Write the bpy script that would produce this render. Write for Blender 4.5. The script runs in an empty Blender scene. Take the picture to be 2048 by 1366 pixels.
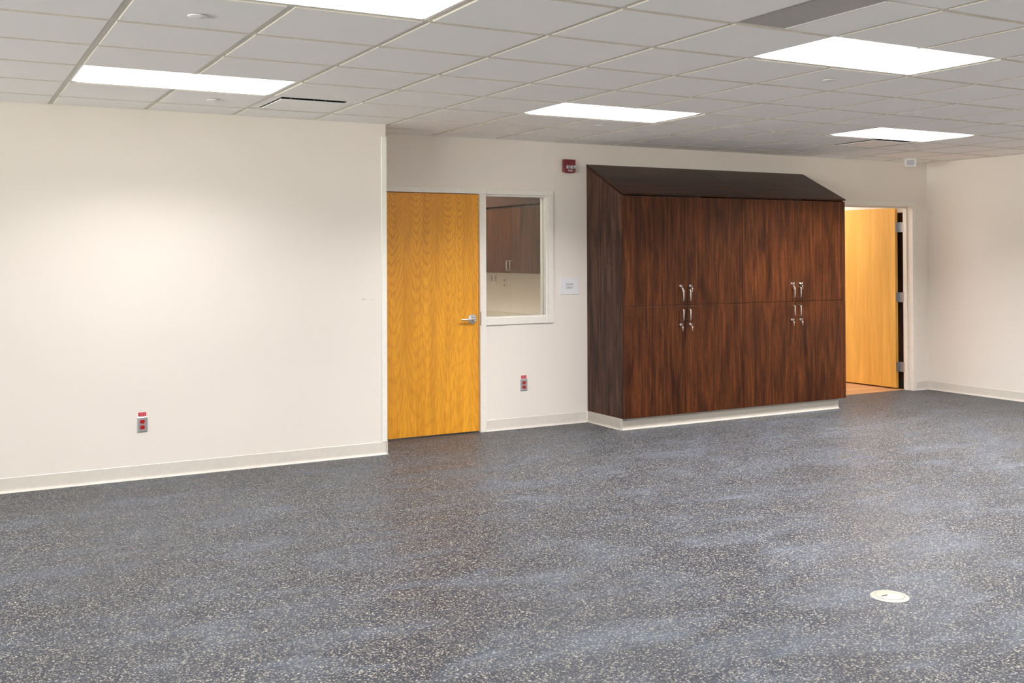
import bpy, bmesh, math, random
from mathutils import Vector, Matrix
random.seed(7)
scn = bpy.context.scene
COL = scn.collection
T = 0.6096            # ceiling module (2 ft)
H = 2.5836            # ceiling grid height
YL, YB = 4.054, 4.586 # face of left wall, face of back wall (recess)
XC, XR = 2.412, 9.248 # recess corner, right wall
XL, YR = -7.60, -5.13 # side wall left of the camera, wall behind the camera
WT = 0.11             # wall thickness
PI = math.pi

# ------------------------------------------------------------------ materials
def newmat(name):
    m = bpy.data.materials.new(name); m.use_nodes = True
    nt = m.node_tree
    for n in list(nt.nodes): nt.nodes.remove(n)
    out = nt.nodes.new('ShaderNodeOutputMaterial')
    return m, nt, out
def N(nt, typ, **kw):
    n = nt.nodes.new(typ)
    for k, v in kw.items():
        if k in n.inputs: n.inputs[k].default_value = v
        else: setattr(n, k, v)
    return n
def L(nt, a, b): nt.links.new(a, b)
def s2l(c):
    return tuple(((x/255/12.92) if x/255 <= .04045 else ((x/255+.055)/1.055)**2.4) for x in c) + (1,)
def princ(nt, out, rough=.5, metal=0., spec=.5, col=None):
    p = N(nt, 'ShaderNodeBsdfPrincipled')
    p.inputs['Roughness'].default_value = rough
    p.inputs['Metallic'].default_value = metal
    p.inputs['Specular IOR Level'].default_value = spec
    if col: p.inputs['Base Color'].default_value = col
    L(nt, p.outputs[0], out.inputs[0])
    return p
def objco(nt, scale=(1,1,1), loc=(0,0,0), rot=(0,0,0)):
    g = N(nt, 'ShaderNodeNewGeometry')
    mp = N(nt, 'ShaderNodeMapping')
    mp.inputs['Scale'].default_value = scale
    mp.inputs['Location'].default_value = loc
    mp.inputs['Rotation'].default_value = rot
    L(nt, g.outputs['Position'], mp.inputs[0])
    return mp.outputs[0]
def noise(nt, vec, scale, detail=3, rough=.5, dist=0.):
    n = N(nt, 'ShaderNodeTexNoise')
    n.inputs['Scale'].default_value = scale; n.inputs['Detail'].default_value = detail
    n.inputs['Roughness'].default_value = rough; n.inputs['Distortion'].default_value = dist
    L(nt, vec, n.inputs['Vector'])
    return n.outputs['Fac']
def ramp(nt, fac, stops, interp='LINEAR'):
    r = N(nt, 'ShaderNodeValToRGB'); cr = r.color_ramp; cr.interpolation = interp
    while len(cr.elements) < len(stops): cr.elements.new(.5)
    for e, (p, c) in zip(cr.elements, stops):
        e.position = p; e.color = c if len(c) == 4 else tuple(c)+(1,)
    L(nt, fac, r.inputs[0]); return r.outputs[0]
def mth(nt, op, a, b=None, c=None):
    m = N(nt, 'ShaderNodeMath', operation=op)
    for i, x in enumerate((a, b, c)):
        if x is None: continue
        if isinstance(x, (int, float)): m.inputs[i].default_value = x
        else: L(nt, x, m.inputs[i])
    return m.outputs[0]
def mix(nt, fac, a, b, mode='MIX'):
    m = N(nt, 'ShaderNodeMix', data_type='RGBA', blend_type=mode)
    for idx, x in ((0, fac), (6, a), (7, b)):
        if isinstance(x, (int, float)): m.inputs[idx].default_value = x
        elif isinstance(x, tuple): m.inputs[idx].default_value = x
        else: L(nt, x, m.inputs[idx])
    return m.outputs[2]
def bump(nt, p, h, strength, dist=.001):
    b = N(nt, 'ShaderNodeBump'); b.inputs['Strength'].default_value = strength; b.inputs['Distance'].default_value = dist
    L(nt, h, b.inputs['Height']); L(nt, b.outputs[0], p.inputs['Normal'])

def simple(name, col, rough=.5, metal=0., spec=.5, var=.03, vs=30):
    m, nt, out = newmat(name); p = princ(nt, out, rough, metal, spec)
    n = noise(nt, objco(nt), vs, 3)
    lo = tuple(max(0, c*(1-var)) for c in col[:3])+(1,); hi = tuple(min(1, c*(1+var)) for c in col[:3])+(1,)
    L(nt, ramp(nt, n, [(.3, lo), (.7, hi)]), p.inputs['Base Color'])
    return m

def mat_wall():
    m, nt, out = newmat('wall_paint'); p = princ(nt, out, .55, 0, .25)
    v = objco(nt)
    n = noise(nt, v, 1.3, 4)
    c = ramp(nt, n, [(.3, WALLC), (.7, tuple(x*.985 for x in WALLC[:3])+(1,))])
    # a couple of faint scuffs near the corner guard (a mark on the paint)
    g = N(nt, 'ShaderNodeNewGeometry'); sp = N(nt, 'ShaderNodeSeparateXYZ'); L(nt, g.outputs['Position'], sp.inputs[0])
    def spot(x, z, rx, rz):
        a = mth(nt, 'DIVIDE', mth(nt, 'SUBTRACT', sp.outputs[0], x), rx)
        b = mth(nt, 'DIVIDE', mth(nt, 'SUBTRACT', sp.outputs[2], z), rz)
        d = mth(nt, 'ADD', mth(nt, 'MULTIPLY', a, a), mth(nt, 'MULTIPLY', b, b))
        return mth(nt, 'MAXIMUM', mth(nt, 'SUBTRACT', 1, d), 0)
    s = mth(nt, 'ADD', spot(2.225, 1.213, .022, .008), mth(nt, 'MULTIPLY', spot(2.29, 1.21, .016, .006), .6))
    s = mth(nt, 'MULTIPLY', s, .35)
    c = mix(nt, s, c, (.30, .28, .25, 1))
    L(nt, c, p.inputs['Base Color'])
    bump(nt, p, noise(nt, v, 260, 2), .12, .0008)
    return m
WALLC = (.80, .745, .675, 1)

def mat_ceiling():
    m, nt, out = newmat('ceiling_tile'); p = princ(nt, out, .9, 0, .1)
    v = objco(nt)
    n = noise(nt, v, 90, 4, .7)
    L(nt, ramp(nt, n, [(.3, (.905, .885, .865, 1)), (.7, (.93, .91, .89, 1))]), p.inputs['Base Color'])
    bump(nt, p, n, .15, .0006)
    return m

def mat_floor():
    m, nt, out = newmat('rubber_floor'); p = princ(nt, out, .42, 0, .16)
    v = objco(nt)
    vw = N(nt, 'ShaderNodeTexNoise'); vw.inputs['Scale'].default_value = 60; vw.inputs['Detail'].default_value = 2
    L(nt, v, vw.inputs['Vector'])
    off = N(nt, 'ShaderNodeVectorMath', operation='MULTIPLY_ADD')
    L(nt, vw.outputs['Color'], off.inputs[0]); off.inputs[1].default_value = (.016, .016, 0); L(nt, v, off.inputs[2])
    def flecks(scale, th, sel, vec):
        vo = N(nt, 'ShaderNodeTexVoronoi', feature='F1'); vo.inputs['Scale'].default_value = scale
        vo.voronoi_dimensions = '2D'
        L(nt, vec, vo.inputs['Vector'])
        sc = N(nt, 'ShaderNodeSeparateColor'); L(nt, vo.outputs['Color'], sc.inputs[0])
        rad = mth(nt, 'MULTIPLY_ADD', sc.outputs[1], th*.6, th*.5)
        a = mth(nt, 'LESS_THAN', vo.outputs['Distance'], rad)
        b = mth(nt, 'LESS_THAN', sc.outputs[0], sel)
        return mth(nt, 'MULTIPLY', a, b), sc.outputs[2]
    f1, r1 = flecks(100, .45, .74, off.outputs[0])
    f2, r2 = flecks(190, .40, .35, off.outputs[0])
    base = ramp(nt, noise(nt, v, 2.2, 4), [(.3, FL0), (.7, FL1)])
    dk = ramp(nt, noise(nt, v, 240, 2), [(.35, (.6, .6, .6, 1)), (.65, (1.3, 1.3, 1.3, 1))])
    base = mix(nt, 1., base, dk, 'MULTIPLY')
    fc1 = ramp(nt, r1, [(0, (.08, .08, .078, 1)), (.5, (.17, .165, .148, 1)), (1, (.36, .34, .285, 1))])
    c = mix(nt, f1, base, fc1)
    c = mix(nt, f2, c, (.075, .074, .07, 1))
    # pale dusty scuffs, streaks swept along the room
    v2 = objco(nt, (1.0, 2.6, 1), (3, 1, 0), (0, 0, .5))
    d = noise(nt, v2, 1.5, 9, .68, .9)
    d2 = noise(nt, objco(nt, (1.2, 6, 1), (0, 0, 0), (0, 0, -.15)), 1.1, 5, .6, .4)
    dm = mth(nt, 'ADD', ramp(nt, d, [(.47, (0, 0, 0, 1)), (.66, (.55, .55, .55, 1))]),
                        ramp(nt, d2, [(.58, (0, 0, 0, 1)), (.70, (.45, .45, .45, 1))]))
    c = mix(nt, mth(nt, 'MULTIPLY', dm, .5), c, (.17, .20, .25, 1))
    # short dark heel marks
    d3 = noise(nt, objco(nt, (1.5, 9, 1), (5, 2, 0), (0, 0, .5)), 2.2, 2, .5, 0)
    c = mix(nt, ramp(nt, d3, [(.77, (0, 0, 0, 1)), (.80, (.6, .6, .6, 1))]), c, (.02, .02, .022, 1))
    L(nt, c, p.inputs['Base Color'])
    L(nt, ramp(nt, d, [(.35, (.42, .42, .42, 1)), (.7, (.54, .54, .54, 1))]), p.inputs['Roughness'])
    bump(nt, p, noise(nt, v, 130, 3), .25, .0008)
    return m
FL0 = (.024, .028, .038, 1); FL1 = (.034, .041, .055, 1)

def mat_walnut(horizontal=False, seed=0., dark=.74, sat=1.):
    m, nt, out = newmat('walnut_laminate'); p = princ(nt, out, .36, 0, .18)
    if horizontal: S = lambda a, b: (b, a, a)
    else: S = lambda a, b: (a, a, b)
    o = (seed*3.1, seed*1.7, seed)
    v = objco(nt, S(1, .045), o); w = objco(nt, S(1, .16), o); u = objco(nt, S(1, .35), o)
    n1 = noise(nt, v, 42, 7, .66, .4)
    n2 = noise(nt, w, 9, 4, .55, 1.2)
    n3 = noise(nt, u, 85, 3, .6, .2)
    n4 = noise(nt, objco(nt, S(1, .02), o), 190, 4, .7)
    c1 = ramp(nt, n1, [(.28, (.026, .0085, .0045, 1)), (.46, (.086, .025, .0075, 1)), (.58, (.140, .041, .010, 1)), (.75, (.20, .068, .019, 1))])
    c2 = ramp(nt, n2, [(.30, (.42, .40, .40, 1)), (.52, (.95, .95, .95, 1)), (.72, (1.25, 1.2, 1.15, 1))])
    c = mix(nt, 1., c1, c2, 'MULTIPLY')
    c3 = ramp(nt, n4, [(.35, (.62, .60, .60, 1)), (.6, (1.12, 1.1, 1.1, 1))])
    c = mix(nt, .8, c, c3, 'MULTIPLY')
    c = mix(nt, .35, c, ramp(nt, n3, [(.4, (.6, .6, .6, 1)), (.6, (1.15, 1.15, 1.15, 1))]), 'MULTIPLY')
    hs = N(nt, 'ShaderNodeHueSaturation'); hs.inputs['Saturation'].default_value = sat; hs.inputs['Value'].default_value = dark
    L(nt, c, hs.inputs['Color']); L(nt, hs.outputs[0], p.inputs['Base Color'])
    bump(nt, p, n4, .05, .0005)
    return m

def mat_oak():
    m, nt, out = newmat('oak_veneer'); p = princ(nt, out, .38, 0, .45)
    g = N(nt, 'ShaderNodeNewGeometry'); sp = N(nt, 'ShaderNodeSeparateXYZ'); L(nt, g.outputs['Position'], sp.inputs[0])
    v = objco(nt)
    wob = noise(nt, objco(nt, (1, 1, .5)), 6, 4, .55)
    xx = mth(nt, 'ADD', mth(nt, 'SUBTRACT', sp.outputs[0], 2.655), mth(nt, 'MULTIPLY', mth(nt, 'SUBTRACT', wob, .5), .012))
    px = mth(nt, 'PINGPONG', xx, .152)          # book-matched leaves
    xc = mth(nt, 'MULTIPLY', mth(nt, 'SUBTRACT', px, .050), 1.35)
    zz = mth(nt, 'MULTIPLY', mth(nt, 'POWER', mth(nt, 'SUBTRACT', 2.30, sp.outputs[2]), .45), .25)
    w2 = mth(nt, 'MULTIPLY', mth(nt, 'SUBTRACT', noise(nt, objco(nt, (1, 1, 1)), 16, 3, .6), .5), .012)
    r = mth(nt, 'ADD', mth(nt, 'SQRT', mth(nt, 'ADD', mth(nt, 'MULTIPLY', xc, xc), mth(nt, 'MULTIPLY', zz, zz))), w2)
    r = mth(nt, 'ADD', r, mth(nt, 'MULTIPLY', mth(nt, 'SUBTRACT', noise(nt, objco(nt, (1, 1, .10)), 9, 4, .55), .5), .040))
    ring = mth(nt, 'FRACT', mth(nt, 'MULTIPLY', r, 88))
    rc = ramp(nt, ring, [(0, (.58, .42, .32, 1)), (.16, (.9, .88, .85, 1)), (.65, (1, 1, 1, 1)), (1, (.58, .42, .32, 1))])
    base = ramp(nt, noise(nt, objco(nt, (1, 1, .06)), 16, 5, .6), [(.3, (.72, .315, .016, 1)), (.7, (.92, .44, .028, 1))])
    top = noise(nt, objco(nt, (1, 1, .4)), 2.0, 3)
    fade = mth(nt, 'MULTIPLY_ADD', mth(nt, 'POWER', mth(nt, 'DIVIDE', sp.outputs[2], 2.1), 2), .42, .26)
    c = mix(nt, fade, base, mix(nt, 1., base, rc, 'MULTIPLY'))
    fine = noise(nt, objco(nt, (1, 1, .03)), 220, 3, .6)
    c = mix(nt, .5, c, ramp(nt, fine, [(.35, (.66, .60, .55, 1)), (.6, (1.08, 1.06, 1.05, 1))]), 'MULTIPLY')
    c = mix(nt, .35, c, ramp(nt, top, [(.35, (.8, .74, .7, 1)), (.65, (1.1, 1.1, 1.1, 1))]), 'MULTIPLY')
    L(nt, c, p.inputs['Base Color'])
    return m

def mat_maple():
    m, nt, out = newmat('maple_veneer'); p = princ(nt, out, .35, 0, .45)
    c = ramp(nt, noise(nt, objco(nt, (1, 1, .07)), 7, 5, .6, .4), [(.3, (.68, .36, .065, 1)), (.7, (.90, .54, .13, 1))])
    f = noise(nt, objco(nt, (1, 1, .04)), 90, 4, .6)
    c = mix(nt, .4, c, ramp(nt, f, [(.35, (.8, .75, .7, 1)), (.6, (1.05, 1.05, 1.05, 1))]), 'MULTIPLY')
    L(nt, c, p.inputs['Base Color'])
    return m

def mat_woodfloor():
    m, nt, out = newmat('wood_plank_floor'); p = princ(nt, out, .4)
    b = N(nt, 'ShaderNodeTexBrick'); L(nt, objco(nt), b.inputs['Vector'])
    b.inputs['Scale'].default_value = 1; b.inputs['Brick Width'].default_value = 1.2; b.inputs['Row Height'].default_value = .15
    b.inputs['Mortar Size'].default_value = .0015
    b.inputs['Color1'].default_value = (.50, .27, .13, 1); b.inputs['Color2'].default_value = (.60, .34, .17, 1); b.inputs['Mortar'].default_value = (.25, .13, .06, 1)
    n = noise(nt, objco(nt, (.08, 1, 1)), 40, 4)
    L(nt, mix(nt, .5, b.outputs[0], ramp(nt, n, [(.3, (.7, .7, .7, 1)), (.7, (1.1, 1.1, 1.1, 1))]), 'MULTIPLY'), p.inputs['Base Color'])
    return m

def mat_emit(name, col, s):
    m, nt, out = newmat(name)
    e = N(nt, 'ShaderNodeEmission'); e.inputs[0].default_value = col; e.inputs[1].default_value = s
    L(nt, e.outputs[0], out.inputs[0]); return m
def mat_glass():
    m, nt, out = newmat('window_glass')
    t = N(nt, 'ShaderNodeBsdfTransparent'); t.inputs[0].default_value = (.93, .95, .93, 1)
    g = N(nt, 'ShaderNodeBsdfGlossy'); g.inputs['Roughness'].default_value = .004
    f = N(nt, 'ShaderNodeFresnel'); f.inputs[0].default_value = 1.52
    x = N(nt, 'ShaderNodeMixShader')
    L(nt, f.outputs[0], x.inputs[0]); L(nt, t.outputs[0], x.inputs[1]); L(nt, g.outputs[0], x.inputs[2])
    L(nt, x.outputs[0], out.inputs[0]); return m

LIGHT = 3.4; POWER = 41; SPREAD = 136; WORLD = 6.6; GND_FILL = 5.0
M = dict(
    wall=mat_wall(), tile=mat_ceiling(), floor=mat_floor(),
    tile_edge=simple('tile_cut_edge', (.60, .56, .48, 1), .9, 0, .1),
    toekick=simple('vinyl_plinth', (.50, .46, .40, 1), .4),
    grid=simple('grid_paint', (.74, .72, .65, 1), .5, 0, .3),
    base=simple('vinyl_base', (.68, .635, .57, 1), .35, 0, .5),
    frame=simple('frame_paint', (.80, .765, .70, 1), .35, 0, .5),
    guard=simple('guard_plastic', (.84, .82, .75, 1), .4, 0, .5),
    walnut=mat_walnut(), walnut2=mat_walnut(False, 4., .72, .75), walnut_top=mat_walnut(True, 2., .48),  # walnut2: wall reflection on the cabinet sides put into a less red colour
    oak=mat_oak(), maple=mat_maple(), wood=mat_woodfloor(),
    chrome=simple('satin_chrome', (.72, .72, .74, 1), .22, 1.),
    nickel=simple('satin_nickel', (.74, .71, .66, 1), .3, 1.),
    steel=simple('stainless_plate', (.62, .63, .65, 1), .35, 1.),
    hinge=simple('hinge_steel', (.42, .43, .46, 1), .35, 1.),
    red=simple('red_plastic', (.42, .004, .006, 1), .3),
    alarm=simple('alarm_red', (.17, .003, .010, 1), .22, 0, .6),
    white=simple('white_plastic', (.84, .84, .82, 1), .4),
    signw=simple('sign_white', (.78, .79, .80, 1), .5),
    ink=simple('dark_ink', (.10, .10, .10, 1), .6),
    labelw=simple('label_print', (.85, .45, .50, 1), .5),
    labelr=simple('label_red', (.50, .004, .03, 1), .4),
    black=simple('dark_gap', (.012, .011, .010, 1), .8),
    dark=simple('duct_dark', (.10, .095, .10, 1), .4, .6),
    trof=simple('troffer_white', (.86, .86, .86, 1), .3),
    grille=simple('return_panel', (.45, .43, .41, 1), .6, .1),
    cream=simple('cream_plastic', (.44, .405, .32, 1), .35),
    counter=simple('counter_laminate', (.66, .60, .50, 1), .35),
    greyf=simple('grey_window_plastic', (.48, .47, .52, 1), .4),
    blue=simple('blue_plastic', (.03, .05, .25, 1), .4),
    glass=mat_glass(),
    lens=mat_emit('troffer_lens', (1, .975, .985, 1), LIGHT),
    lens2=mat_emit('staff_room_lens', (1, .97, .93, 1), 19),
    lens3=mat_emit('corridor_lens', (1, .97, .93, 1), 17.),
    strobe=None)
m, nt, out = newmat('clear_strobe'); p = princ(nt, out, .08, 0, .6, (.75, .75, .78, 1)); p.inputs['Transmission Weight'].default_value = .25
L(nt, ramp(nt, noise(nt, objco(nt), 55, 1), [(.42, (.25, .25, .28, 1)), (.5, (.9, .9, .92, 1))]), p.inputs['Base Color'])
M['strobe'] = m

# ------------------------------------------------------------------ mesh helpers
def BM(): return bmesh.new()
def box(bm, x0, x1, y0, y1, z0, z1, mtx=None):
    if x0 > x1: x0, x1 = x1, x0
    if y0 > y1: y0, y1 = y1, y0
    if z0 > z1: z0, z1 = z1, z0
    vs = [bm.verts.new((x, y, z)) for x in (x0, x1) for y in (y0, y1) for z in (z0, z1)]
    for q in ((0,1,3,2), (4,6,7,5), (0,4,5,1), (2,3,7,6), (0,2,6,4), (1,5,7,3)):
        bm.faces.new([vs[i] for i in q])
    if mtx is not None:
        for v in vs: v.co = mtx @ v.co
    return vs
def prism(bm, pts, axis, a, b):
    """extrude polygon pts (2D) along axis 'x','y','z' from a to b"""
    def P(p, t):
        return {'x': (t, p[0], p[1]), 'y': (p[0], t, p[1]), 'z': (p[0], p[1], t)}[axis]
    A = [bm.verts.new(P(p, a)) for p in pts]; B = [bm.verts.new(P(p, b)) for p in pts]
    n = len(pts)
    bm.faces.new(A); bm.faces.new(B[::-1])
    for i in range(n): bm.faces.new([A[i], B[i], B[(i+1) % n], A[(i+1) % n]])
    return A+B
def lathe(bm, prof, c, axis='z', n=40):
    """prof: list of (r, h) ; capped where r==0"""
    ax = {'x': Matrix.Rotation(PI/2, 3, 'Y'), 'y': Matrix.Rotation(-PI/2, 3, 'X'), 'z': Matrix.Identity(3)}[axis]
    rings = []
    for r, h in prof:
        if r < 1e-6: rings.append([bm.verts.new(ax @ Vector((0, 0, h)) + Vector(c))])
        else: rings.append([bm.verts.new(ax @ Vector((r*math.cos(2*PI*i/n), r*math.sin(2*PI*i/n), h)) + Vector(c)) for i in range(n)])
    for a, b in zip(rings, rings[1:]):
        for i in range(n):
            j = (i+1) % n
            if len(a) == 1 and len(b) == 1: continue
            if len(a) == 1: bm.faces.new([a[0], b[i], b[j]])
            elif len(b) == 1: bm.faces.new([a[i], a[j], b[0]])
            else: bm.faces.new([a[i], a[j], b[j], b[i]])
def tube(bm, pts, r, n=10, rz=None):
    pts = [Vector(p) for p in pts]; rings = []
    up = None
    for k, p in enumerate(pts):
        t = (pts[min(k+1, len(pts)-1)] - pts[max(k-1, 0)]).normalized()
        if up is None: up = Vector((1, 0, 0)) if abs(t.x) < .9 else Vector((0, 0, 1))
        s = t.cross(up).normalized(); u2 = s.cross(t).normalized(); up = u2
        ra = r if isinstance(r, (int, float)) else r[k]
        rings.append([bm.verts.new(p + s*ra*math.cos(2*PI*i/n) + u2*(rz or ra)*math.sin(2*PI*i/n)) for i in range(n)])
    for a, b in zip(rings, rings[1:]):
        for i in range(n): bm.faces.new([a[i], a[(i+1) % n], b[(i+1) % n], b[i]])
    bm.faces.new(rings[0][::-1]); bm.faces.new(rings[-1])
def thing(name, loc, label=None, cat=None, group=None, kind=None):
    o = bpy.data.objects.new(name, None); COL.objects.link(o); o.location = loc; o.empty_display_size = .1
    o['ox'] = 0
    del o['ox']
    tag(o, label, cat, group, kind); return o
def tag(o, label=None, cat=None, group=None, kind=None):
    if label: o['label'] = label
    if cat: o['category'] = cat
    if group: o['group'] = group
    if kind: o['kind'] = kind
def wloc(o):
    v = Vector((0, 0, 0))
    while o is not None: v += o.location; o = o.parent
    return v
def obj(name, bm, mat, parent=None, origin=None, bevel=0., smooth=False, seg=2):
    """verts given in world coordinates"""
    bmesh.ops.recalc_face_normals(bm, faces=bm.faces)
    me = bpy.data.meshes.new(name)
    if parent is not None: o0 = wloc(parent)
    elif origin is not None: o0 = Vector(origin)
    else: o0 = Vector((0, 0, 0))
    bmesh.ops.translate(bm, verts=bm.verts, vec=-o0)
    bm.to_mesh(me); bm.free()
    me.materials.append(mat)
    if smooth:
        for f in me.polygons: f.use_smooth = True
        try: me.set_sharp_from_angle(angle=math.radians(35))
        except Exception: pass
    o = bpy.data.objects.new(name, me); COL.objects.link(o)
    if parent is not None: o.parent = parent
    else: o.location = o0
    if bevel:
        b = o.modifiers.new('bevel', 'BEVEL'); b.width = bevel; b.segments = seg; b.limit_method = 'ANGLE'
    return o
def struct(name, bm, mat, parent=None, **k):
    o = obj(name, bm, mat, parent, **k)
    if parent is None: o['kind'] = 'structure'
    return o
def dup(src, loc, label=None, cat=None):
    r = src.copy(); COL.objects.link(r); r.location = loc
    if label: r['label'] = label
    for ch in list(src.children):
        c = ch.copy(); COL.objects.link(c); c.parent = r
        for g in list(ch.children):
            d = g.copy(); COL.objects.link(d); d.parent = c
    return r
def text_mesh(name, body, size, mat, parent, pos, spacing=1., depth=.0006, italic=0.):
    cu = bpy.data.curves.new(name, 'FONT'); cu.body = body; cu.size = size; cu.align_x = 'CENTER'; cu.align_y = 'CENTER'
    cu.extrude = depth/2; cu.space_character = spacing; cu.space_line = 1.0; cu.shear = italic
    to = bpy.data.objects.new(name, cu); COL.objects.link(to)
    me = bpy.data.meshes.new_from_object(to)
    bpy.data.objects.remove(to)
    me.transform(Matrix.Rotation(PI/2, 4, 'X'))
    me.transform(Matrix.Translation(Vector(pos) - wloc(parent)))
    me.name = name; me.materials.clear(); me.materials.append(mat)
    o = bpy.data.objects.new(name, me); COL.objects.link(o); o.parent = parent
    return o

# ------------------------------------------------------------------ room shell
b = BM(); box(b, XL-.1, XR+.1, YR-.1, 4.70, -.08, 0); struct('floor', b, M['floor'])
b = BM(); box(b, XL-.1, XC, YL, YB+WT, 0, H+.06); struct('wall_left', b, M['wall'])
# back wall with openings: door 1 + side light (2.60..4.20), door 2 (7.92..8.99)
D1L, D1R = 2.585, 3.505          # door 1 clear opening
WL, WR, WB, FT = 3.565, 4.205, .990, 2.0875
D2L, D2R = 7.92, 8.99
FH = 2.134                        # outer top of the frames
b = BM()
y0, y1 = YB, YB+WT
box(b, XC, D1L-.045, y0, y1, 0, H+.06)
box(b, D1L-.045, WR+.045, y0, y1, FH-.004, H+.06)
box(b, D1R+.055, WR+.045, y0, y1, 0, WB-.05)
box(b, WR+.045, D2L-.045, y0, y1, 0, H+.06)
box(b, D2L-.045, D2R+.045, y0, y1, FH-.004, H+.06)
box(b, D2R+.045, XR, y0, y1, 0, H+.06)
struct('wall_back', b, M['wall'])
b = BM(); box(b, XR, XR+.15, YR, YB+WT, 0, H+.06); struct('wall_right', b, M['wall'])
b = BM(); box(b, XL-.15, XR+.15, YR-.15, YR, 0, H+.06); struct('wall_rear', b, M['wall'])
# wall left of the camera, with three windows added to light the ceiling
RZ0, RZ1 = .80, 2.30
SW = [(-4.8, -2.2), (-1.8, .8), (1.2, 3.8)]
b = BM(); box(b, XL-.15, XL, YR, YL, 0, RZ0); box(b, XL-.15, XL, YR, YL, RZ1, H+.06)
xs = [YR] + [q for w_ in SW for q in w_] + [YL]
for k in range(0, len(xs), 2): box(b, XL-.15, XL, xs[k], xs[k+1], RZ0, RZ1)
struct('wall_side', b, M['wall'])
for k, (a0, a1) in enumerate(SW):
    w = thing('window_%d' % (k+2), (XL, (a0+a1)/2, RZ0), kind='structure')  # unseen window, added as a daylight fill
    b = BM()
    for (p0, p1, q0, q1) in ((a0, a0+.05, RZ0, RZ1), (a1-.05, a1, RZ0, RZ1), (a0+.05, a1-.05, RZ0, RZ0+.05), (a0+.05, a1-.05, RZ1-.05, RZ1), ((a0+a1)/2-.025, (a0+a1)/2+.025, RZ0+.05, RZ1-.05)):
        box(b, XL-.11, XL-.04, p0, p1, q0, q1)
    obj('window_frame', b, M['frame'], w)
    b = BM(); box(b, XL-.078, XL-.072, a0+.05, a1-.05, RZ0+.05, RZ1-.05); obj('glass_pane', b, M['glass'], w)
    ld = bpy.data.lights.new('window_portal', 'AREA'); ld.shape = 'RECTANGLE'; ld.size = RZ1-RZ0; ld.size_y = a1-a0; ld.cycles.is_portal = True
    lo = bpy.data.objects.new('window_portal', ld); COL.objects.link(lo); lo.location = (XL-.14, (a0+a1)/2, (RZ0+RZ1)/2); lo.rotation_euler = (0, -PI/2, 0)


# ceiling tiles (tegular, 8 mm below the grid face) and grid
lights = [(i, j) for i in (-10, -5, 0, 5, 10) for j in (-8, -4, 0, 4)]
holes = set()
for i, j in lights: holes |= {(i, j), (i+1, j)}
diffs = [(2, 5), (11, 5)]
holes |= set(diffs); holes.add((4, -1))
def clip_cell(i, j):
    x0, x1, yy0, yy1 = max(i*T, XL), min((i+1)*T, XR), max(j*T, YR), min((j+1)*T, YB)
    if x1-x0 < .02 or yy1-yy0 < .02: return []
    # recess notch: for x < XC the room ends at YL
    if yy1 <= YL: return [(x0, x1, yy0, yy1)]
    if x1 <= XC: return [(x0, x1, yy0, YL)] if YL-yy0 > .02 else []
    if x0 >= XC: return [(x0, x1, yy0, yy1)]
    r = [(XC, x1, yy0, yy1)]
    if YL-yy0 > .02: r.append((x0, XC+.015, yy0, YL))
    return r
b = BM()
DROP = .0060
for i in range(-14, 17):
    for j in range(-10, 9):
        if (i, j) in holes: continue
        for (x0, x1, yy0, yy1) in clip_cell(i, j):
            box(b, x0, x1, yy0, yy1, H+.0015, H+.02)
            ins = .0155
            xa = x0+(ins if abs(x0-i*T) < 1e-6 else .001); xb = x1-(ins if abs(x1-(i+1)*T) < 1e-6 else .001)
            ya = yy0+(ins if abs(yy0-j*T) < 1e-6 else .001); yb = yy1-(ins if abs(yy1-(j+1)*T) < 1e-6 else .001)
            if xb-xa < .01 or yb-ya < .01: continue
            top = [(xa, ya), (xb, ya), (xb, yb), (xa, yb)]
            e = .0025
            lo = [(xa+e, ya+e), (xb-e, ya+e), (xb-e, yb-e), (xa+e, yb-e)]
            A = [b.verts.new((p[0], p[1], H+.0015)) for p in top]; Bv = [b.verts.new((p[0], p[1], H-DROP)) for p in lo]
            b.faces.new(Bv)
            for k in range(4): b.faces.new([A[k], A[(k+1) % 4], Bv[(k+1) % 4], Bv[k]])
for f in b.faces: f.normal_update()
for f in b.faces:
    if abs(f.normal.z) < .9: f.material_index = 1
ceil = struct('ceiling', b, M['tile'])
ceil.data.materials.append(M['tile_edge'])
b = BM()
g = .012
for i in range(-12, 16):
    x = i*T
    ye = YL if x < XC-.02 else YB
    box(b, x-g, x+g, YR, ye, H, H+.003)
for j in range(-8, 8):
    y = j*T
    box(b, XL, (XR if y < YL else XR), y-g, y+g, H+.0003, H+.003) if y < YL else box(b, XC, XR, y-g, y+g, H+.0003, H+.003)
# wall angle
for (xa, xb, ya, yb) in ((XL, XC, YL-.02, YL), (XC, XR, YB-.02, YB), (XR-.02, XR, YR, YB), (XL, XL+.02, YR, YL), (XL, XR, YR, YR+.02)):
    box(b, xa, xb, ya, yb, H+.0006, H+.003)
obj('ceiling_grid', b, M['grid'], ceil)
# a plenum deck above, so nothing outside shows through gaps
b = BM(); box(b, XL-.15, XR+.15, YR-.15, YB+WT, H+.30, H+.34); struct('ceiling_deck', b, M['dark'])

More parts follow.
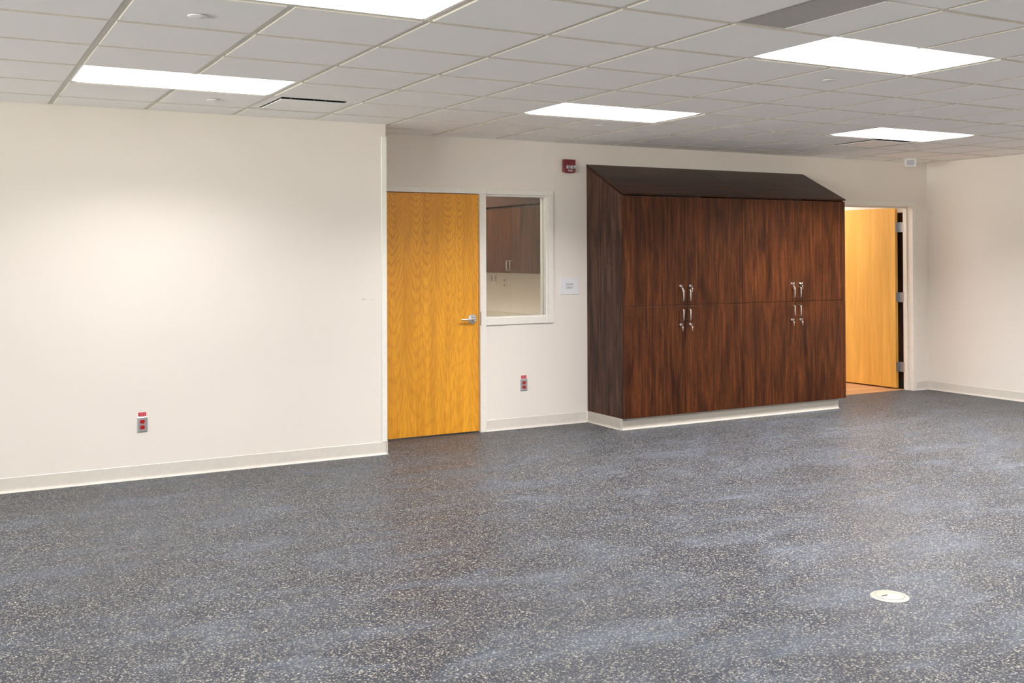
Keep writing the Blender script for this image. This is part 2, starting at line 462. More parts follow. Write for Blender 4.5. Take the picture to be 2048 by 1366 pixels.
# ------------------------------------------------------------------ troffers
def troffer(i, j):
    x0, x1, yy0, yy1 = i*T, (i+2)*T, j*T, (j+1)*T
    cx, cy = (x0+x1)/2, (yy0+yy1)/2
    t = thing('ceiling_light', (cx, cy, H))
    b = BM(); c = .0125; w = .024
    box(b, x0+c, x1-c, yy0+c, yy0+w, H+.001, H+.07); box(b, x0+c, x1-c, yy1-w, yy1-c, H+.001, H+.07)
    box(b, x0+c, x0+w, yy0+w, yy1-w, H+.001, H+.07); box(b, x1-w, x1-c, yy0+w, yy1-w, H+.001, H+.07)
    box(b, x0+c, x1-c, yy0+c, yy1-c, H+.07, H+.08)
    obj('frame', b, M['trof'], t)
    b = BM(); e = .03
    o4 = [(x0+w+.001, yy0+w+.001), (x1-w-.001, yy0+w+.001), (x1-w-.001, yy1-w-.001), (x0+w+.001, yy1-w-.001)]
    i4 = [(x0+w+e, yy0+w+e), (x1-w-e, yy0+w+e), (x1-w-e, yy1-w-e), (x0+w+e, yy1-w-e)]
    A = [b.verts.new((p[0], p[1], H+.004)) for p in o4]; B2 = [b.verts.new((p[0], p[1], H-.009)) for p in i4]
    b.faces.new(B2[::-1])
    for k in range(4): b.faces.new([A[k], B2[k], B2[(k+1) % 4], A[(k+1) % 4]])
    C2 = [b.verts.new((p[0], p[1], H+.010)) for p in o4]
    for k in range(4): b.faces.new([A[k], A[(k+1) % 4], C2[(k+1) % 4], C2[k]])
    b.faces.new(C2)
    obj('lens', b, M['lens'], t)
    return t
lab = {
 (0, 4): 'lit rectangular ceiling light nearest the left wall, beside the sprinkler covers and square diffuser',
 (0, 0): 'lit rectangular ceiling light cut by the top edge of the photo',
 (5, 4): 'small lit ceiling light above the fire alarm and staff only sign',
 (5, 0): 'largest fully visible lit ceiling light, beside the grey return strip at the upper right',
 (10, 4): 'farthest lit ceiling light, near the back right corner above the cabinets and open door',
}
def lamp(x, y, sx, sy, z, power, spread=SPREAD, col=(1, .975, .985)):
    ld = bpy.data.lights.new('tube_light', 'AREA'); ld.shape = 'RECTANGLE'; ld.size = sx; ld.size_y = sy
    ld.energy = power; ld.spread = math.radians(spread); ld.color = col
    lo = bpy.data.objects.new('tube_light', ld); COL.objects.link(lo); lo.location = (x, y, z)
for (i, j) in lights: lamp((i+1)*T, (j+.5)*T, 2*T-.1, T-.1, H-.0105, POWER*{-10: .9, -5: .76, 0: .66, 5: 1.12, 10: 1.95}[i])
first = None
for (i, j) in sorted(lights, key=lambda q: q not in lab):
    if first is None:
        base_ij = (i, j); first = troffer(i, j); t = first
    else:
        t = dup(first, ((i+1)*T, (j+.5)*T, H))
    if (i, j) in lab: tag(t, lab[(i, j)], 'ceiling light', 'recessed rectangular ceiling lights')
    else: tag(t, 'lit ceiling light outside the photo, above the area behind or beside the camera', 'ceiling light', 'ceiling lights outside the frame')

# ------------------------------------------------------------------ concealed sprinkler covers
def sprinkler(x, y):
    t = thing('sprinkler_cover', (x, y, H-DROP))
    b = BM(); lathe(b, [(0, -.0075), (.036, -.0075), (.0395, -.0065), (.041, -.0045), (.0405, -.003), (0, -.003)], (x, y, H-DROP))
    obj('cover_plate', b, M['white'], t, smooth=True)
    b = BM(); lathe(b, [(0, -.003), (.032, -.003), (.032, 0), (0, 0)], (x, y, H-DROP))
    obj('collar', b, M['dark'], t, smooth=True)
    return t
sp = [((.300, .951), 'white round sprinkler cover at the top left, nearest of the ceiling discs'),
      ((.919, 3.345), 'round sprinkler cover between the left ceiling light and the left wall'),
      ((3.94, .896), 'round sprinkler cover just beyond the largest ceiling light'),
      ((3.951, 3.333), 'round sprinkler cover behind the small ceiling light above the fire alarm'),
      ((7.664, 3.411), 'round sprinkler cover beyond the farthest ceiling light, near the ceiling box')]
s0 = None
for (xy, lb) in sp:
    o = sprinkler(*xy) if s0 is None else dup(s0, (xy[0], xy[1], H-DROP))
    s0 = s0 or o
    tag(o, lb, 'sprinkler cover', 'round ceiling sprinkler covers')

# ------------------------------------------------------------------ plaque diffusers
def diffuser(i, j):
    x0, x1, yy0, yy1 = i*T, (i+1)*T, j*T, (j+1)*T
    t = thing('ceiling_diffuser', ((x0+x1)/2, (yy0+yy1)/2, H))
    def ringm(b, ins0, z0, ins1, z1):
        a = [(x0+ins0, yy0+ins0), (x1-ins0, yy0+ins0), (x1-ins0, yy1-ins0), (x0+ins0, yy1-ins0)]
        c = [(x0+ins1, yy0+ins1), (x1-ins1, yy0+ins1), (x1-ins1, yy1-ins1), (x0+ins1, yy1-ins1)]
        A = [b.verts.new((p[0], p[1], z0)) for p in a]; C = [b.verts.new((p[0], p[1], z1)) for p in c]
        for k in range(4): b.faces.new([A[k], A[(k+1) % 4], C[(k+1) % 4], C[k]])
    b = BM(); ringm(b, .0125, H+.001, .032, H+.001)
    box(b, x0+.032, x0+.078, yy0+.032, yy1-.032, H+.001, H+.004); box(b, x1-.078, x1-.032, yy0+.032, yy1-.032, H+.001, H+.004)
    obj('frame', b, M['trof'], t)
    b = BM(); ringm(b, .032, H+.001, .05, H+.12); box(b, x0+.05, x1-.05, yy0+.05, yy1-.05, H+.12, H+.125)
    obj('neck', b, M['dark'], t)
    b = BM(); box(b, x0+.082, x1-.082, yy0+.066, yy1-.066, H-.010, H-.004)
    obj('plaque', b, M['trof'], t, bevel=.002)
    for sx in (-.12, .12):
        for sy in (-.12, .12):
            b = BM(); box(b, (x0+x1)/2+sx-.004, (x0+x1)/2+sx+.004, (yy0+yy1)/2+sy-.004, (yy0+yy1)/2+sy+.004, H-.0035, H+.1195)
            obj('hanger', b, M['steel'], t)
    return t
d0 = diffuser(*diffs[0])
tag(d0, 'square air diffuser with dark slots beside the left ceiling light', 'diffuser', 'square ceiling diffusers')
i, j = diffs[1]
d1 = dup(d0, ((i+.5)*T, (j+.5)*T, H)); d1['label'] = 'square air diffuser partly behind the farthest ceiling light'
# ------------------------------------------------------------------ return strip
x0, x1, yy0, yy1 = 4*T, 5*T, -1*T, 0
t = thing('return_air_panel', ((x0+x1)/2, -.5*T, H), 'grey recessed return air strip in the ceiling, left of the largest light', 'air return')
b = BM(); box(b, x0+.0125, x0+.284, yy0+.0125, yy1-.0125, H-.0015, H+.0005)
obj('grey_panel', b, M['grille'], t)
b = BM()
box(b, x0+.0125, x0+.0165, yy0+.0125, yy1-.0125, H+.001, H+.026); box(b, x0+.2845, x0+.288, yy0+.0125, yy1-.0125, H-.0062, H+.026)
box(b, x0+.0165, x0+.284, yy0+.0125, yy0+.0165, H+.001, H+.026); box(b, x0+.0165, x0+.284, yy1-.0165, yy1-.0125, H+.001, H+.026)
obj('panel_rim', b, M['grille'], t)
b = BM(); box(b, x0+.290, x1-.0155, yy0+.0155, yy1-.0155, H-DROP, H+.02)
obj('filler_tile', b, M['tile'], t)

# ------------------------------------------------------------------ ceiling box near the far corner
bx, by = 8.60, 4.27
t = thing('ceiling_sensor', (bx, by, H-DROP), 'white ceiling box with grey face hanging near the back right corner', 'sensor')
R = Matrix.Translation((bx, by, 0)) @ Matrix.Rotation(math.radians(-40), 4, 'Z')
b = BM(); box(b, -.085, .085, -.085, .085, H-DROP-.008, H-DROP, R); obj('base_plate', b, M['white'], t, bevel=.003)
b = BM(); box(b, -.055, .055, -.05, .05, H-DROP-.088, H-DROP-.0085, R); obj('housing', b, M['white'], t, bevel=.004)
b = BM(); box(b, -.046, .036, -.0535, -.050, H-DROP-.078, H-DROP-.016, R); obj('grey_face', b, M['greyf'], t, bevel=.001)

# ------------------------------------------------------------------ vinyl cove base
def cove(b, x0, x1, yf, side=-1, h=.100, t_=.004, toe=.016):
    """along x; face at yf, room on side*y"""
    s = side
    pts = [(yf, 0), (yf+s*toe, 0), (yf+s*toe, .0022), (yf+s*.009, .006), (yf+s*t_*1.2, .015), (yf+s*t_, .024), (yf+s*t_, h-.003), (yf+s*t_*.4, h), (yf, h)]
    prism(b, pts, 'x', x0, x1)
def covey(b, y0_, y1_, xf, side=-1, h=.100, t_=.004, toe=.016):
    s = side
    pts = [(xf, 0), (xf+s*toe, 0), (xf+s*toe, .0022), (xf+s*.009, .006), (xf+s*t_*1.2, .015), (xf+s*t_, .024), (xf+s*t_, h-.003), (xf+s*t_*.4, h), (xf, h)]
    prism(b, pts, 'y', y0_, y1_)
b = BM(); cove(b, XL, XC+.004, YL); covey(b, YL-.016, YB-.02, XC, 1); struct('baseboard_left', b, M['base'])
b = BM(); cove(b, D1R+.057, 4.605, YB); cove(b, D2R+.056, XR, YB); struct('baseboard_back', b, M['base'])
b = BM(); covey(b, YR, YB, XR); struct('baseboard_right', b, M['base'])
b = BM(); cove(b, XL, XR, YR, 1); covey(b, YR, YL, XL, 1); struct('baseboard_rear', b, M['base'])
# corner guard
t = thing('corner_guard', (XC, YL, .104), 'tall cream corner guard on the edge of the left wall, above the baseboard', 'corner guard')
b = BM(); prism(b, [(XC-.038, YL-.0005), (XC-.038, YL-.004), (XC-.036, YL-.006), (XC+.004, YL-.006), (XC+.006, YL-.004), (XC+.006, YL+.038), (XC+.0005, YL+.038), (XC+.0005, YL-.0005)], 'z', .106, 2.474)
obj('guard_strip', b, M['guard'], t)
b = BM(); prism(b, [(XC-.039, YL-.0005), (XC-.039, YL-.007), (XC+.007, YL-.007), (XC+.007, YL+.039), (XC+.0005, YL+.039), (XC+.0005, YL-.0005)], 'z', 2.4745, 2.480)
obj('end_cap', b, M['guard'], t)
b = BM(); prism(b, [(XC-.039, YL-.0005), (XC-.039, YL-.007), (XC+.007, YL-.007), (XC+.007, YL+.039), (XC+.0005, YL+.039), (XC+.0005, YL-.0005)], 'z', .101, .1055)
obj('end_cap', b, M['guard'], t)

# ------------------------------------------------------------------ door 1, side light
yf, yb = YB-.014, YB+WT+.014
d = thing('door_1', (D1R, YB, 0), kind='structure')
b = BM()
box(b, D1L-.05, D1R+.06, yf, yb, FT+.0005, FH)                       # head
box(b, D1R, D1R+.06, yf, yb, 0, FT)                               # strike jamb / mullion
box(b, D1L-.05, D1L, yf, yb, 0, FT)                               # hinge jamb
# stops behind the leaf
box(b, D1R-.016, D1R-.0005, YB+.065, YB+.10, 0, FT-.016); box(b, D1L+.0005, D1L+.016, YB+.065, YB+.10, 0, FT-.016); box(b, D1L+.0005, D1R-.0005, YB+.065, YB+.10, FT-.016, FT)
obj('door_frame', b, M['frame'], d, bevel=.0015)
b = BM(); box(b, D1L+.004, D1R-.0035, YB+.012, YB+.056, .012, FT-.005)
leaf = obj('door_leaf', b, M['oak'], d, bevel=.001)
hx, hz, hy = 3.437, .993, YB+.012
b = BM(); lathe(b, [(0, 0), (.043, 0), (.043, -.004), (.040, -.008), (.030, -.011), (.020, -.013), (.016, -.030), (.0155, -.052), (.013, -.058), (0, -.058)], (hx, hy-.0004, hz), 'y')
rose = obj('rose', b, M['chrome'], leaf, smooth=True)
b = BM(); pts = []; rr = []
for k in range(15):
    s_ = k/14
    pts.append((hx+.010-.132*s_, hy-.048-.004*math.sin(PI*s_)+.010*s_*s_, hz+.002-.004*s_)); rr.append(.0125-.0065*s_)
tube(b, pts, rr, 14)
obj('lever_handle', b, M['chrome'], leaf, smooth=True)
b = BM(); box(b, D1R+.0006, D1R+.006, yf-.0012, YB+.03, .935, 1.055); obj('strike_plate', b, M['dark'], d)

w = thing('window_1', ((WL+WR)/2, YB, WB), kind='structure')
b = BM()
box(b, D1R+.0605, WR+.05, yf, yb, FT+.0005, FH)
box(b, WR, WR+.05, yf, yb, WB-.055, FT)
box(b, D1R+.0605, WR-.0005, yf, yb, WB-.055, WB-.0005)
fr = obj('window_frame', b, M['frame'], w, bevel=.0015)
ys = YB+.010
b = BM(); q = .016; gy = YB+.062
for (a0, a1) in ((ys, gy-.004), (gy+.005, gy+.05)):
    box(b, WL-.0045, WL+q-.012, a0, a1, WB, FT); box(b, WR-q, WR-.0005, a0, a1, WB, FT)
    box(b, WL+q-.012, WR-q, a0, a1, FT-q, FT-.0005); box(b, WL+q-.012, WR-q, a0, a1, WB, WB+q)
obj('glazing_stop', b, M['frame'], w, bevel=.001)
b = BM(); box(b, WL, WR-.002, gy-.003, gy+.003, WB+.002, FT-.002); obj('glass_pane', b, M['glass'], w)

# ------------------------------------------------------------------ door 2
d = thing('door_2', (D2R, YB, 0), kind='structure')
b = BM()
box(b, D2L-.05, D2R+.055, yf, yb, 2.078, FH)
box(b, D2R, D2R+.055, yf, yb, 0, 2.0775)
box(b, D2L-.05, D2L, yf, yb, 0, 2.0775)
box(b, D2R-.016, D2R-.0005, YB+.06, YB+.10, 0, 2.06); box(b, D2L+.0005, D2L+.016, YB+.06, YB+.10, 0, 2.06); box(b, D2L+.0005, D2R-.0005, YB+.06, YB+.10, 2.06, 2.0775)
obj('door_frame', b, M['frame'], d, bevel=.0015)
ang = math.radians(87.0)
hp = Vector((D2R-.002, YB+WT+.083, 0))     # hinge pin
Rl = Matrix.Translation(hp) @ Matrix.Rotation(-(ang), 4, 'Z')
# closed: leaf runs from the pin to -x, thickness towards -y ; opened by ang into the far room
Rl = Matrix.Translation(hp) @ Matrix.Rotation(-ang, 4, 'Z')
b = BM(); box(b, -1.062, -.004, -.044, .0, .014, 2.070, Rl)
leaf = obj('door_leaf', b, M['maple'], d, bevel=.001)
kx, ky = D2R-.0045, YB+WT+.040
for zz in (.255, 1.05, 1.85):
    b = BM()
    lathe(b, [(0, -.057), (.0065, -.057), (.0065, .057), (0, .057)], (kx, ky, zz))
    for kk in (-.02, .02): lathe(b, [(0, kk-.001), (.0072, kk-.001), (.0072, kk+.001), (0, kk+.001)], (kx, ky, zz))
    box(b, kx-.002, kx+.002, ky, hp.y-.0045, zz-.055, zz+.055)                    # swing-clear strap
    box(b, D2R-.044, D2R-.002, hp.y-.0068, hp.y-.0045, zz-.055, zz+.055)          # plate on the door edge
    box(b, D2R-.0030, D2R-.0006, YB+.085, ky, zz-.055, zz+.055)                   # plate on the jamb
    obj('hinge', b, M['hinge'], d, smooth=True)

# ------------------------------------------------------------------ spaces beyond
# staff room
SX0, SX1, SY1 = 2.0, 4.55, 7.4
yo = YB+WT
b = BM(); box(b, XC-.5, 4.70, 4.70, SY1, -.08, -.0005); struct('floor_staff_room', b, M['floor'])
b = BM(); box(b, SX1, SX1+.10, yo, SY1, 0, H); struct('wall_staff_room_right', b, M['wall'])
b = BM(); box(b, SX0-.1, SX1, SY1, SY1+.1, 0, H); struct('wall_staff_room_back', b, M['wall'])
b = BM(); box(b, SX0-.1, SX0, yo, SY1, 0, H); struct('wall_staff_room_left', b, M['wall'])
b = BM(); box(b, SX0-.1, SX1+.1, yo, SY1+.1, H, H+.03); struct('ceiling_staff_room', b, M['tile'])
t = thing('ceiling_light', (3.3, 5.9, H-.03), 'ceiling light inside the staff room, out of view', 'ceiling light', 'ceiling lights outside the frame')
b = BM(); box(b, 2.7, 3.9, 5.6, 6.2, H-.03, H-.0005); obj('frame', b, M['trof'], t)
b = BM(); box(b, 2.72, 3.88, 5.62, 6.18, H-.040, H-.031); obj('lens', b, M['lens2'], t)
# staff room counter
t = thing('counter', (4.23, 5.9, 0), 'beige countertop seen low through the side window', 'counter')
b = BM(); box(b, 3.97, 4.549, 4.76, SY1-.01, .83, .870); obj('countertop', b, M['counter'], t, bevel=.004)
b = BM(); box(b, 4.531, 4.549, 4.76, SY1-.01, .8705, .955); obj('backsplash', b, M['counter'], t, bevel=.002)
b = BM(); box(b, 4.0, 4.549, 4.76, SY1-.01, .10, .8295); box(b, 4.06, 4.549, 4.76, SY1-.01, 0, .10); obj('base_cabinet', b, M['walnut'], t)
# staff room wall cabinet
fx = 4.215
t = thing('wall_cabinet', (4.38, 5.30, 1.375), 'dark walnut wall cabinet with sloped top, seen through the side window', 'cabinet')
b = BM()
prism(b, [(fx+.02, 1.375), (4.549, 1.375), (4.549, 2.33), (fx+.02, 2.02)], 'y', 4.745, 6.975)
obj('carcass', b, M['walnut2'], t)
b = BM(); prism(b, [(fx-.006, 2.030), (fx-.006, 2.048), (4.549, 2.36), (4.549, 2.342)], 'y', 4.742, 6.978)
obj('sloped_top', b, M['walnut2'], t)
for (a0, a1, hy2) in ((4.747, 5.3015, 5.268), (5.3045, 5.858, 5.338), (5.861, 6.4155, 6.382), (6.4185, 6.973, 6.452)):
    b = BM(); box(b, fx, fx+.019, a0, a1, 1.375, 2.002)
    dd = obj('cabinet_door', b, M['walnut'], t, bevel=.001)
    b = BM(); tube(b, [(fx+.001, hy2, 1.402), (fx-.024, hy2, 1.402), (fx-.030, hy2, 1.405), (fx-.032, hy2, 1.412), (fx-.032, hy2, 1.484), (fx-.030, hy2, 1.491), (fx-.024, hy2, 1.494), (fx+.001, hy2, 1.494)], .0045, 10)
    obj('handle', b, M['nickel'], dd, smooth=True)
t = thing('switch_plate', (4.549, 6.283, 1.30), 'pale double plate on the staff room wall, seen through the window', 'switch')
b = BM(); box(b, 4.543, 4.5495, 6.225, 6.341, 1.243, 1.357); obj('plate', b, M['frame'], t, bevel=.002)
for yy in (6.243, 6.323):
    b = BM(); box(b, 4.5405, 4.5428, yy-.016, yy+.016, 1.27, 1.333); obj('switch', b, M['grille'], t)
t = thing('outlet_plate', (4.549, 6.043, 1.26), 'pale outlet plate right of the double plate, seen through the window', 'outlet')
b = BM(); box(b, 4.543, 4.5495, 6.008, 6.078, 1.20, 1.32); obj('plate', b, M['frame'], t, bevel=.002)
for zz in (1.235, 1.285):
    b = BM(); box(b, 4.5405, 4.5428, 6.027, 6.059, zz-.014, zz+.014); obj('socket', b, M['grille'], t)

# room behind door 2
b = BM(); box(b, 7.3, 9.20, 4.70, 8.6, -.08, -.0005); struct('floor_corridor', b, M['wood'])
b = BM(); box(b, 9.062, 9.195, yo+.016, 8.5, 0, H+.2); struct('wall_corridor_right', b, M['wall'])
b = BM(); box(b, 7.3, 9.195, 8.5, 8.6, 0, H+.2); struct('wall_corridor_back', b, M['wall'])
b = BM(); box(b, 7.2, 7.3, yo, 8.6, 0, H+.2); struct('wall_corridor_left', b, M['wall'])
b = BM(); box(b, 7.2, 9.195, yo, 8.6, H, H+.03); struct('ceiling_corridor', b, M['tile'])
t = thing('ceiling_light', (8.2, 6.3, H-.03), 'ceiling light in the room beyond the open door, out of view', 'ceiling light', 'ceiling lights outside the frame')
b = BM(); box(b, 7.9, 8.5, 5.7, 6.9, H-.03, H-.0005); obj('frame', b, M['trof'], t)
b = BM(); box(b, 7.92, 8.48, 5.72, 6.88, H-.040, H-.031); obj('lens', b, M['lens3'], t)
t = thing('wall_panel', (9.055, 5.0, 0), 'dark brown panel glimpsed in the gap behind the open door', 'panel')  # invented board and black strip, added to darken the gap behind the leaf
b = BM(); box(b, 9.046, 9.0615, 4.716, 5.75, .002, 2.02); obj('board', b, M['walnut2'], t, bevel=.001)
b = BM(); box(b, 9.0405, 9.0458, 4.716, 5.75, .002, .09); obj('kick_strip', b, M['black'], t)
b = BM(); box(b, D2L+.001, D2R-.001, 4.694, 4.712, 0, .003); struct('trim_1', b, M['wood'])

# ------------------------------------------------------------------ storage cabinets
CF = 4.000        # door face
ZB, ZM, ZT = .104, 1.0885, 2.072
def keyset(x, z, side, lbl, tilt):
    """key in a cam lock with a spare hanging from its ring"""
    y = CF-.0075
    t = thing('key_set', (x, y, z), lbl, 'keys', 'keys hanging in the storage cabinet locks')
    b = BM()
    Rk = Matrix.Translation((x, y, z)) @ Matrix.Rotation(tilt, 4, 'Y')
    box(b, -.0035, .0035, -.010, -.0008, -.0012, .0012, Rk)
    vs0 = len(b.verts)
    lathe(b, [(.0035, -.0012), (.0120, -.0012), (.0130, 0), (.0120, .0012), (.0035, .0012), (.0035, -.0012)], (0, 0, 0), 'z', 24)
    b.verts.ensure_lookup_table()
    for v in list(b.verts)[vs0:]:
        v.co = Rk @ (Vector((v.co.x, v.co.y*.75-.019, v.co.z)))
    obj('key', b, M['nickel'], t, smooth=True)
    b = BM(); cx, cz = x+side, z-.016
    n = 22
    tube(b, [(cx+.009*math.cos(2*PI*k/n), y-.021+.003*math.cos(2*PI*k/n), cz+.011*math.sin(2*PI*k/n)) for k in range(n+1)], .0009, 6)
    obj('ring', b, M['nickel'], t, smooth=True)
    b = BM()
    lathe(b, [(0, -.0011), (.0070, -.0011), (.0080, 0), (.0070, .0011), (0, .0011)], (cx+.001, y-.024, cz-.010), 'y', 20)
    box(b, cx-.0012, cx+.0030, y-.0246, y-.0234, cz-.040, cz-.016)
    obj('spare_key', b, M['nickel'], t, smooth=True)
def storage(xa, xb, lbl, side_name):
    t = thing('storage_cabinet', ((xa+xb)/2, (CF+YB)/2, 0), lbl, 'cabinet', 'tall walnut storage cabinets')
    zf = ZT+.007; zb = 2.368
    yb_ = YB-.001
    b = BM()
    prism(b, [(CF+.0215, ZB), (yb_, ZB), (yb_, zb), (CF+.0215, zf)], 'x', xa, xa+.019)
    obj('side_panel', b, M['walnut2'], t)
    b = BM(); prism(b, [(CF+.0215, ZB), (yb_, ZB), (yb_, zb), (CF+.0215, zf)], 'x', xb-.019, xb)
    obj('side_panel', b, M['walnut2'], t)
    b = BM()
    box(b, xa+.0195, xb-.0195, CF+.03, yb_, ZB, ZB+.019); box(b, xa+.0195, xb-.0195, yb_-.006, yb_, ZB+.02, zf)
    box(b, xa+.0195, xb-.0195, CF+.022, yb_-.007, ZM-.01, ZM+.009); box(b, xa+.0195, xb-.0195, CF+.022, yb_-.007, ZT-.02, ZT)
    obj('carcass', b, M['walnut2'], t)
    # sloped top board, slightly proud of the doors
    s = (zb-zf)/(yb_-CF)
    b = BM(); prism(b, [(CF-.006, zf+.0015), (yb_, zb+.0045), (yb_, zb+.0215), (CF-.006, zf+.0155)], 'x', xa-(.004 if side_name == 'left' else -.0008), xb+(.004 if side_name == 'right' else -.0008))
    obj('sloped_top', b, M['walnut_top'], t, bevel=.0008)
    # plinth
    b = BM(); box(b, xa+(.004 if side_name == 'left' else .0005), xb-(.065 if side_name == 'right' else .0005), 4.044, yb_, 0, ZB-.001)
    obj('plinth', b, M['toekick'], t)
    xm = (xa+xb)/2
    for (x0, x1, sd) in ((xa+.0015, xm-.0012, -1), (xm+.0012, xb-.0015, 1)):
        for (z0, z1, up) in ((ZM+.0015, ZT-.0005, 1), (ZB, ZM-.0015, -1)):
            b = BM(); box(b, x0, x1, CF, CF+.0195, z0, z1)
            dd = obj('cabinet_door', b, M['walnut'], t, bevel=.0016)
            hx = xm+sd*.0395
            za, zb2 = (1.127, 1.227) if up == 1 else (.949, 1.049)
            b = BM(); pr = .034
            tube(b, [(hx, CF+.001, za), (hx, CF-.022, za), (hx, CF-.030, za+.003), (hx, CF-pr, za+.011), (hx, CF-pr, zb2-.011), (hx, CF-.030, zb2-.003), (hx, CF-.022, zb2), (hx, CF+.001, zb2)], .0048, 12)
            obj('handle', b, M['nickel'], dd, smooth=True)
            lx = xm+sd*.0555; lz = 1.264 if up == 1 else .913
            b = BM(); lathe(b, [(0, .001), (.0125, .001), (.0125, -.004), (.0105, -.0075), (0, -.0075)], (lx, CF, lz), 'y', 28)
            obj('lock', b, M['chrome'], dd, smooth=True)
            keyset(lx, lz, .004+.002*random.random(), 'small silver keys in the %s %s lock of the %s storage cabinet' % ('upper' if up == 1 else 'lower', 'left' if sd < 0 else 'right', side_name), random.uniform(-1.25, -.85))
    return t
storage(4.625, 5.985, 'tall walnut storage cabinet with sloped top, nearer one, next to the staff only sign', 'left')
storage(5.986, 7.330, 'tall walnut storage cabinet with sloped top, farther one, beside the open door', 'right')
b = BM()
cove(b, 4.629-.016, 7.265, 4.044, -1, .098); covey(b, 4.044-.016, YB-.0165, 4.629, -1, .098)
struct('baseboard_cabinet', b, M['toekick'])

# ------------------------------------------------------------------ wall outlets with red sockets
def outlet(xc, zc, yw, lbl, lbl2):
    t = thing('outlet', (xc, yw, zc), lbl, 'outlet', 'steel plate outlets with red sockets')
    b = BM()
    hw, hh = .035, .0535
    A = [(-hw, -hh), (hw, -hh), (hw, hh), (-hw, hh)]
    e = .006
    v0 = [b.verts.new((xc+p[0], yw-.0005, zc+p[1])) for p in A]
    v1 = [b.verts.new((xc+p[0], yw-.0035, zc+p[1])) for p in A]
    v2 = [b.verts.new((xc+p[0]*(hw-e)/hw, yw-.0075, zc+p[1]*(hh-e)/hh)) for p in A]
    for u, v in ((v0, v1), (v1, v2)):
        for k in range(4): b.faces.new([u[k], u[(k+1) % 4], v[(k+1) % 4], v[k]])
    b.faces.new(v2); b.faces.new(v0[::-1])
    pl = obj('cover_plate', b, M['steel'], t)
    for dz in (.0195, -.0195):
        b = BM(); pts = []
        for k in range(32):
            a = 2*PI*k/32
            pts.append((xc+.0165*math.cos(a), zc+dz+max(-.0135, min(.0135, .0165*math.sin(a)))))
        prism(b, pts, 'y', yw-.0105, yw-.0077)
        so = obj('socket', b, M['red'], t)
        b = BM()
        box(b, xc-.0075, xc-.0055, yw-.0112, yw-.0106, zc+dz-.001, zc+dz+.007); box(b, xc+.0055, xc+.0075, yw-.0112, yw-.0106, zc+dz-.001, zc+dz+.007)
        box(b, xc-.002, xc+.002, yw-.0112, yw-.0106, zc+dz-.0095, zc+dz-.006)
        obj('slot', b, M['black'], so)
    b = BM(); lathe(b, [(0, 0), (.0035, 0), (.003, -.0015), (0, -.0018)], (xc, yw-.0077, zc), 'y', 16); obj('screw', b, M['chrome'], t)
    # circuit label stuck above the plate
    t2 = thing('circuit_label', (xc, yw, zc+hh+.018), lbl2, 'label', 'red labels above the outlets')
    b = BM(); box(b, xc-.026, xc+.026, yw-.0016, yw-.0004, zc+hh+.003, zc+hh+.030)
    obj('label_strip', b, M['labelr'], t2)
    b = BM()
    for (zz, runs) in ((zc+hh+.0215, [(-.019, -.004), (.001, .006), (.010, .017)]), (zc+hh+.0105, [(-.016, .005), (.009, .018)])):
        for (p, q_) in runs:
            x = xc+p
            while x < xc+q_:
                wd = random.uniform(.0014, .0024)
                box(b, x, x+.0007, yw-.0020, yw-.00165, zz-.0032, zz+.0032)
                if random.random() < .7: box(b, x+.0007, x+wd, yw-.0020, yw-.00165, zz+random.choice((-.0032, 0, .0024)), zz+random.choice((-.0024, .0008, .0032)))
                x += wd+.0009
    obj('print', b, M['labelw'], t2)
outlet(.589, .3815, YL, 'steel outlet plate with two red sockets on the left wall', 'red printed label above the outlet on the left wall')
outlet(3.946, .387, YB, 'steel outlet plate with two red sockets below the side window', 'red printed label above the outlet below the side window')

# ------------------------------------------------------------------ staff only sign
sx, sz = 4.433, 1.2635
t = thing('sign', (sx, YB, sz), 'square white sign reading STAFF ONLY on the wall left of the storage cabinets', 'sign')
b = BM(); box(b, sx-.098, sx+.098, YB-.0065, YB-.0005, sz-.0755, sz+.0755); obj('sign_plate', b, M['signw'], t, bevel=.0012)
text_mesh('lettering', 'STAFF\nONLY', .0285, M['ink'], t, (sx, YB-.0071, sz), 1.05)

# ------------------------------------------------------------------ fire alarm strobe
ax, az = 4.418, 2.362
t = thing('fire_alarm', (ax, YB, az), 'dark red fire alarm strobe marked FIRE, on the wall left of the cabinets', 'fire alarm')
b = BM(); box(b, ax-.058, ax+.058, YB-.012, YB-.0005, az-.055, az+.056); obj('back_plate', b, M['alarm'], t, bevel=.003)
b = BM(); pts = [(ax-.064, az+.062), (ax-.064, az-.048)]
for k in range(1, 12):
    a = PI*k/12
    pts.append((ax-.064*math.cos(a), az-.048-.016*math.sin(a)))
pts += [(ax+.064, az-.048), (ax+.064, az+.062)]
prism(b, pts, 'y', YB-.040, YB-.0125)
obj('housing', b, M['alarm'], t, bevel=.006, seg=3)
b = BM(); prism(b, [(YB-.0405, az-.024), (YB-.052, az-.020), (YB-.060, az-.012), (YB-.060, az-.002), (YB-.052, az+.005), (YB-.0405, az+.008)], 'x', ax-.038, ax+.058)
obj('strobe_lens', b, M['strobe'], t, bevel=.003)
text_mesh('lettering', 'FIRE', .026, M['labelw'] if False else M['white'], t, (ax+.006, YB-.0408, az-.041), 1.1)

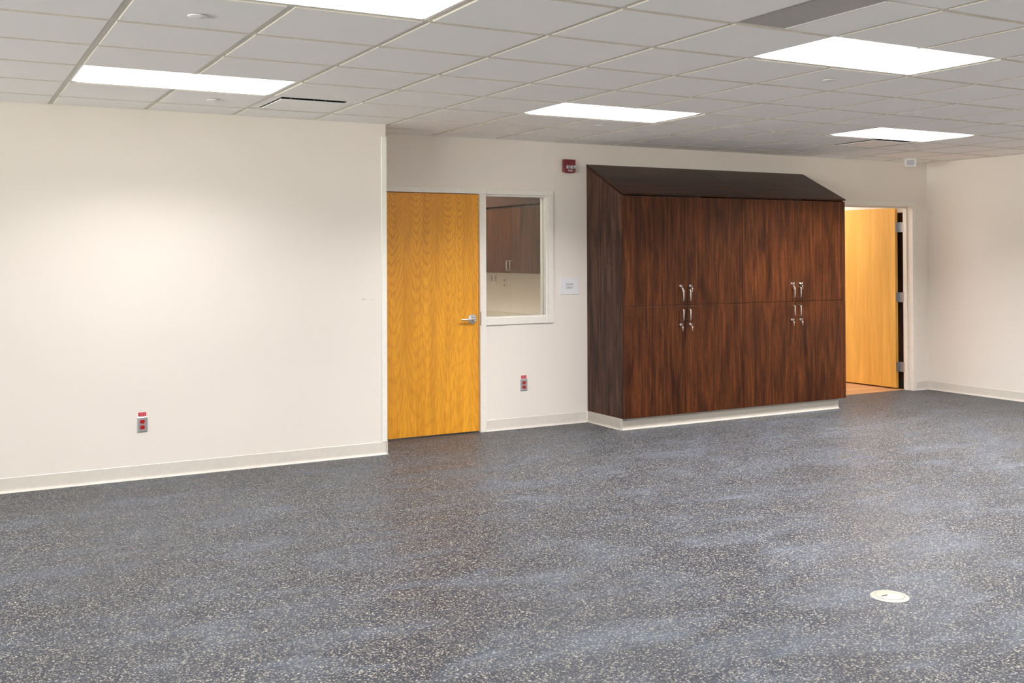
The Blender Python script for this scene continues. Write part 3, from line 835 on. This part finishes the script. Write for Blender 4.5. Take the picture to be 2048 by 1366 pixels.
# ------------------------------------------------------------------ floor box cover
fx2, fy2 = 3.101, -.258
t = thing('floor_box', (fx2, fy2, 0), 'round cream floor outlet cover set in the speckled floor', 'floor outlet')
b = BM(); lathe(b, [(0, .0003), (.084, .0003), (.0845, .0015), (.081, .0042), (.0665, .0058), (.0650, .0020), (0, .0020)], (fx2, fy2, 0), n=64)
obj('flange', b, M['cream'], t, smooth=True)
b = BM(); lathe(b, [(0, .004), (.0615, .004), (.0615, .0068), (.060, .0078), (0, .0078)], (fx2, fy2, 0), n=64)
obj('lid', b, M['cream'], t, smooth=True)
b = BM(); Rm = Matrix.Translation((fx2-.026, fy2+.006, 0)) @ Matrix.Rotation(math.radians(2), 4, 'Z')
box(b, -.018, .018, -.0045, .0045, .00785, .0084, Rm); obj('lid_slot', b, M['black'], t)

# ------------------------------------------------------------------ camera
cam = bpy.data.cameras.new('camera'); co = bpy.data.objects.new('camera', cam); COL.objects.link(co)
yaw, pitch, roll = .50421, .00858, -.00409
fwd = Vector((math.sin(yaw)*math.cos(pitch), math.cos(yaw)*math.cos(pitch), math.sin(pitch)))
r = Vector((math.cos(yaw), -math.sin(yaw), 0)); up = r.cross(fwd)
r2 = math.cos(roll)*r + math.sin(roll)*up; u2 = -math.sin(roll)*r + math.cos(roll)*up
mw = Matrix((r2, u2, -fwd)).transposed().to_4x4(); mw.translation = Vector((-.68134, -3.59276, 1.55209))
co.matrix_world = mw
cam.sensor_width = 36; cam.lens = 2094.6/2048*36
cam.shift_y = (491.726-683)/2048
cam.clip_start = .05; cam.clip_end = 60
scn.camera = co

# ------------------------------------------------------------------ world, view
wd = bpy.data.worlds.new('world'); scn.world = wd; wd.use_nodes = True
nt = wd.node_tree; bg = nt.nodes['Background']; bg.inputs[1].default_value = WORLD
tc = N(nt, 'ShaderNodeTexCoord'); sp = N(nt, 'ShaderNodeSeparateXYZ'); L(nt, tc.outputs['Generated'], sp.inputs[0])
# overcast sky above, brightened lower half added to lift the ceiling
L(nt, ramp(nt, mth(nt, 'MULTIPLY_ADD', sp.outputs[2], .5, .5), [(0, (GND_FILL, GND_FILL*.96, GND_FILL*.92, 1)), (.49, (GND_FILL, GND_FILL*.96, GND_FILL*.92, 1)), (.51, (.84, .93, 1.05, 1)), (1, (.7, .85, 1.1, 1))]), bg.inputs[0])
vs = scn.view_settings
vs.view_transform = 'Standard'; vs.look = 'None'; vs.gamma = 1; vs.use_curve_mapping = False; vs.exposure = 0.27
scn.cycles.max_bounces = 12; scn.cycles.diffuse_bounces = 12; scn.cycles.glossy_bounces = 4
scn.cycles.sample_clamp_indirect = 6
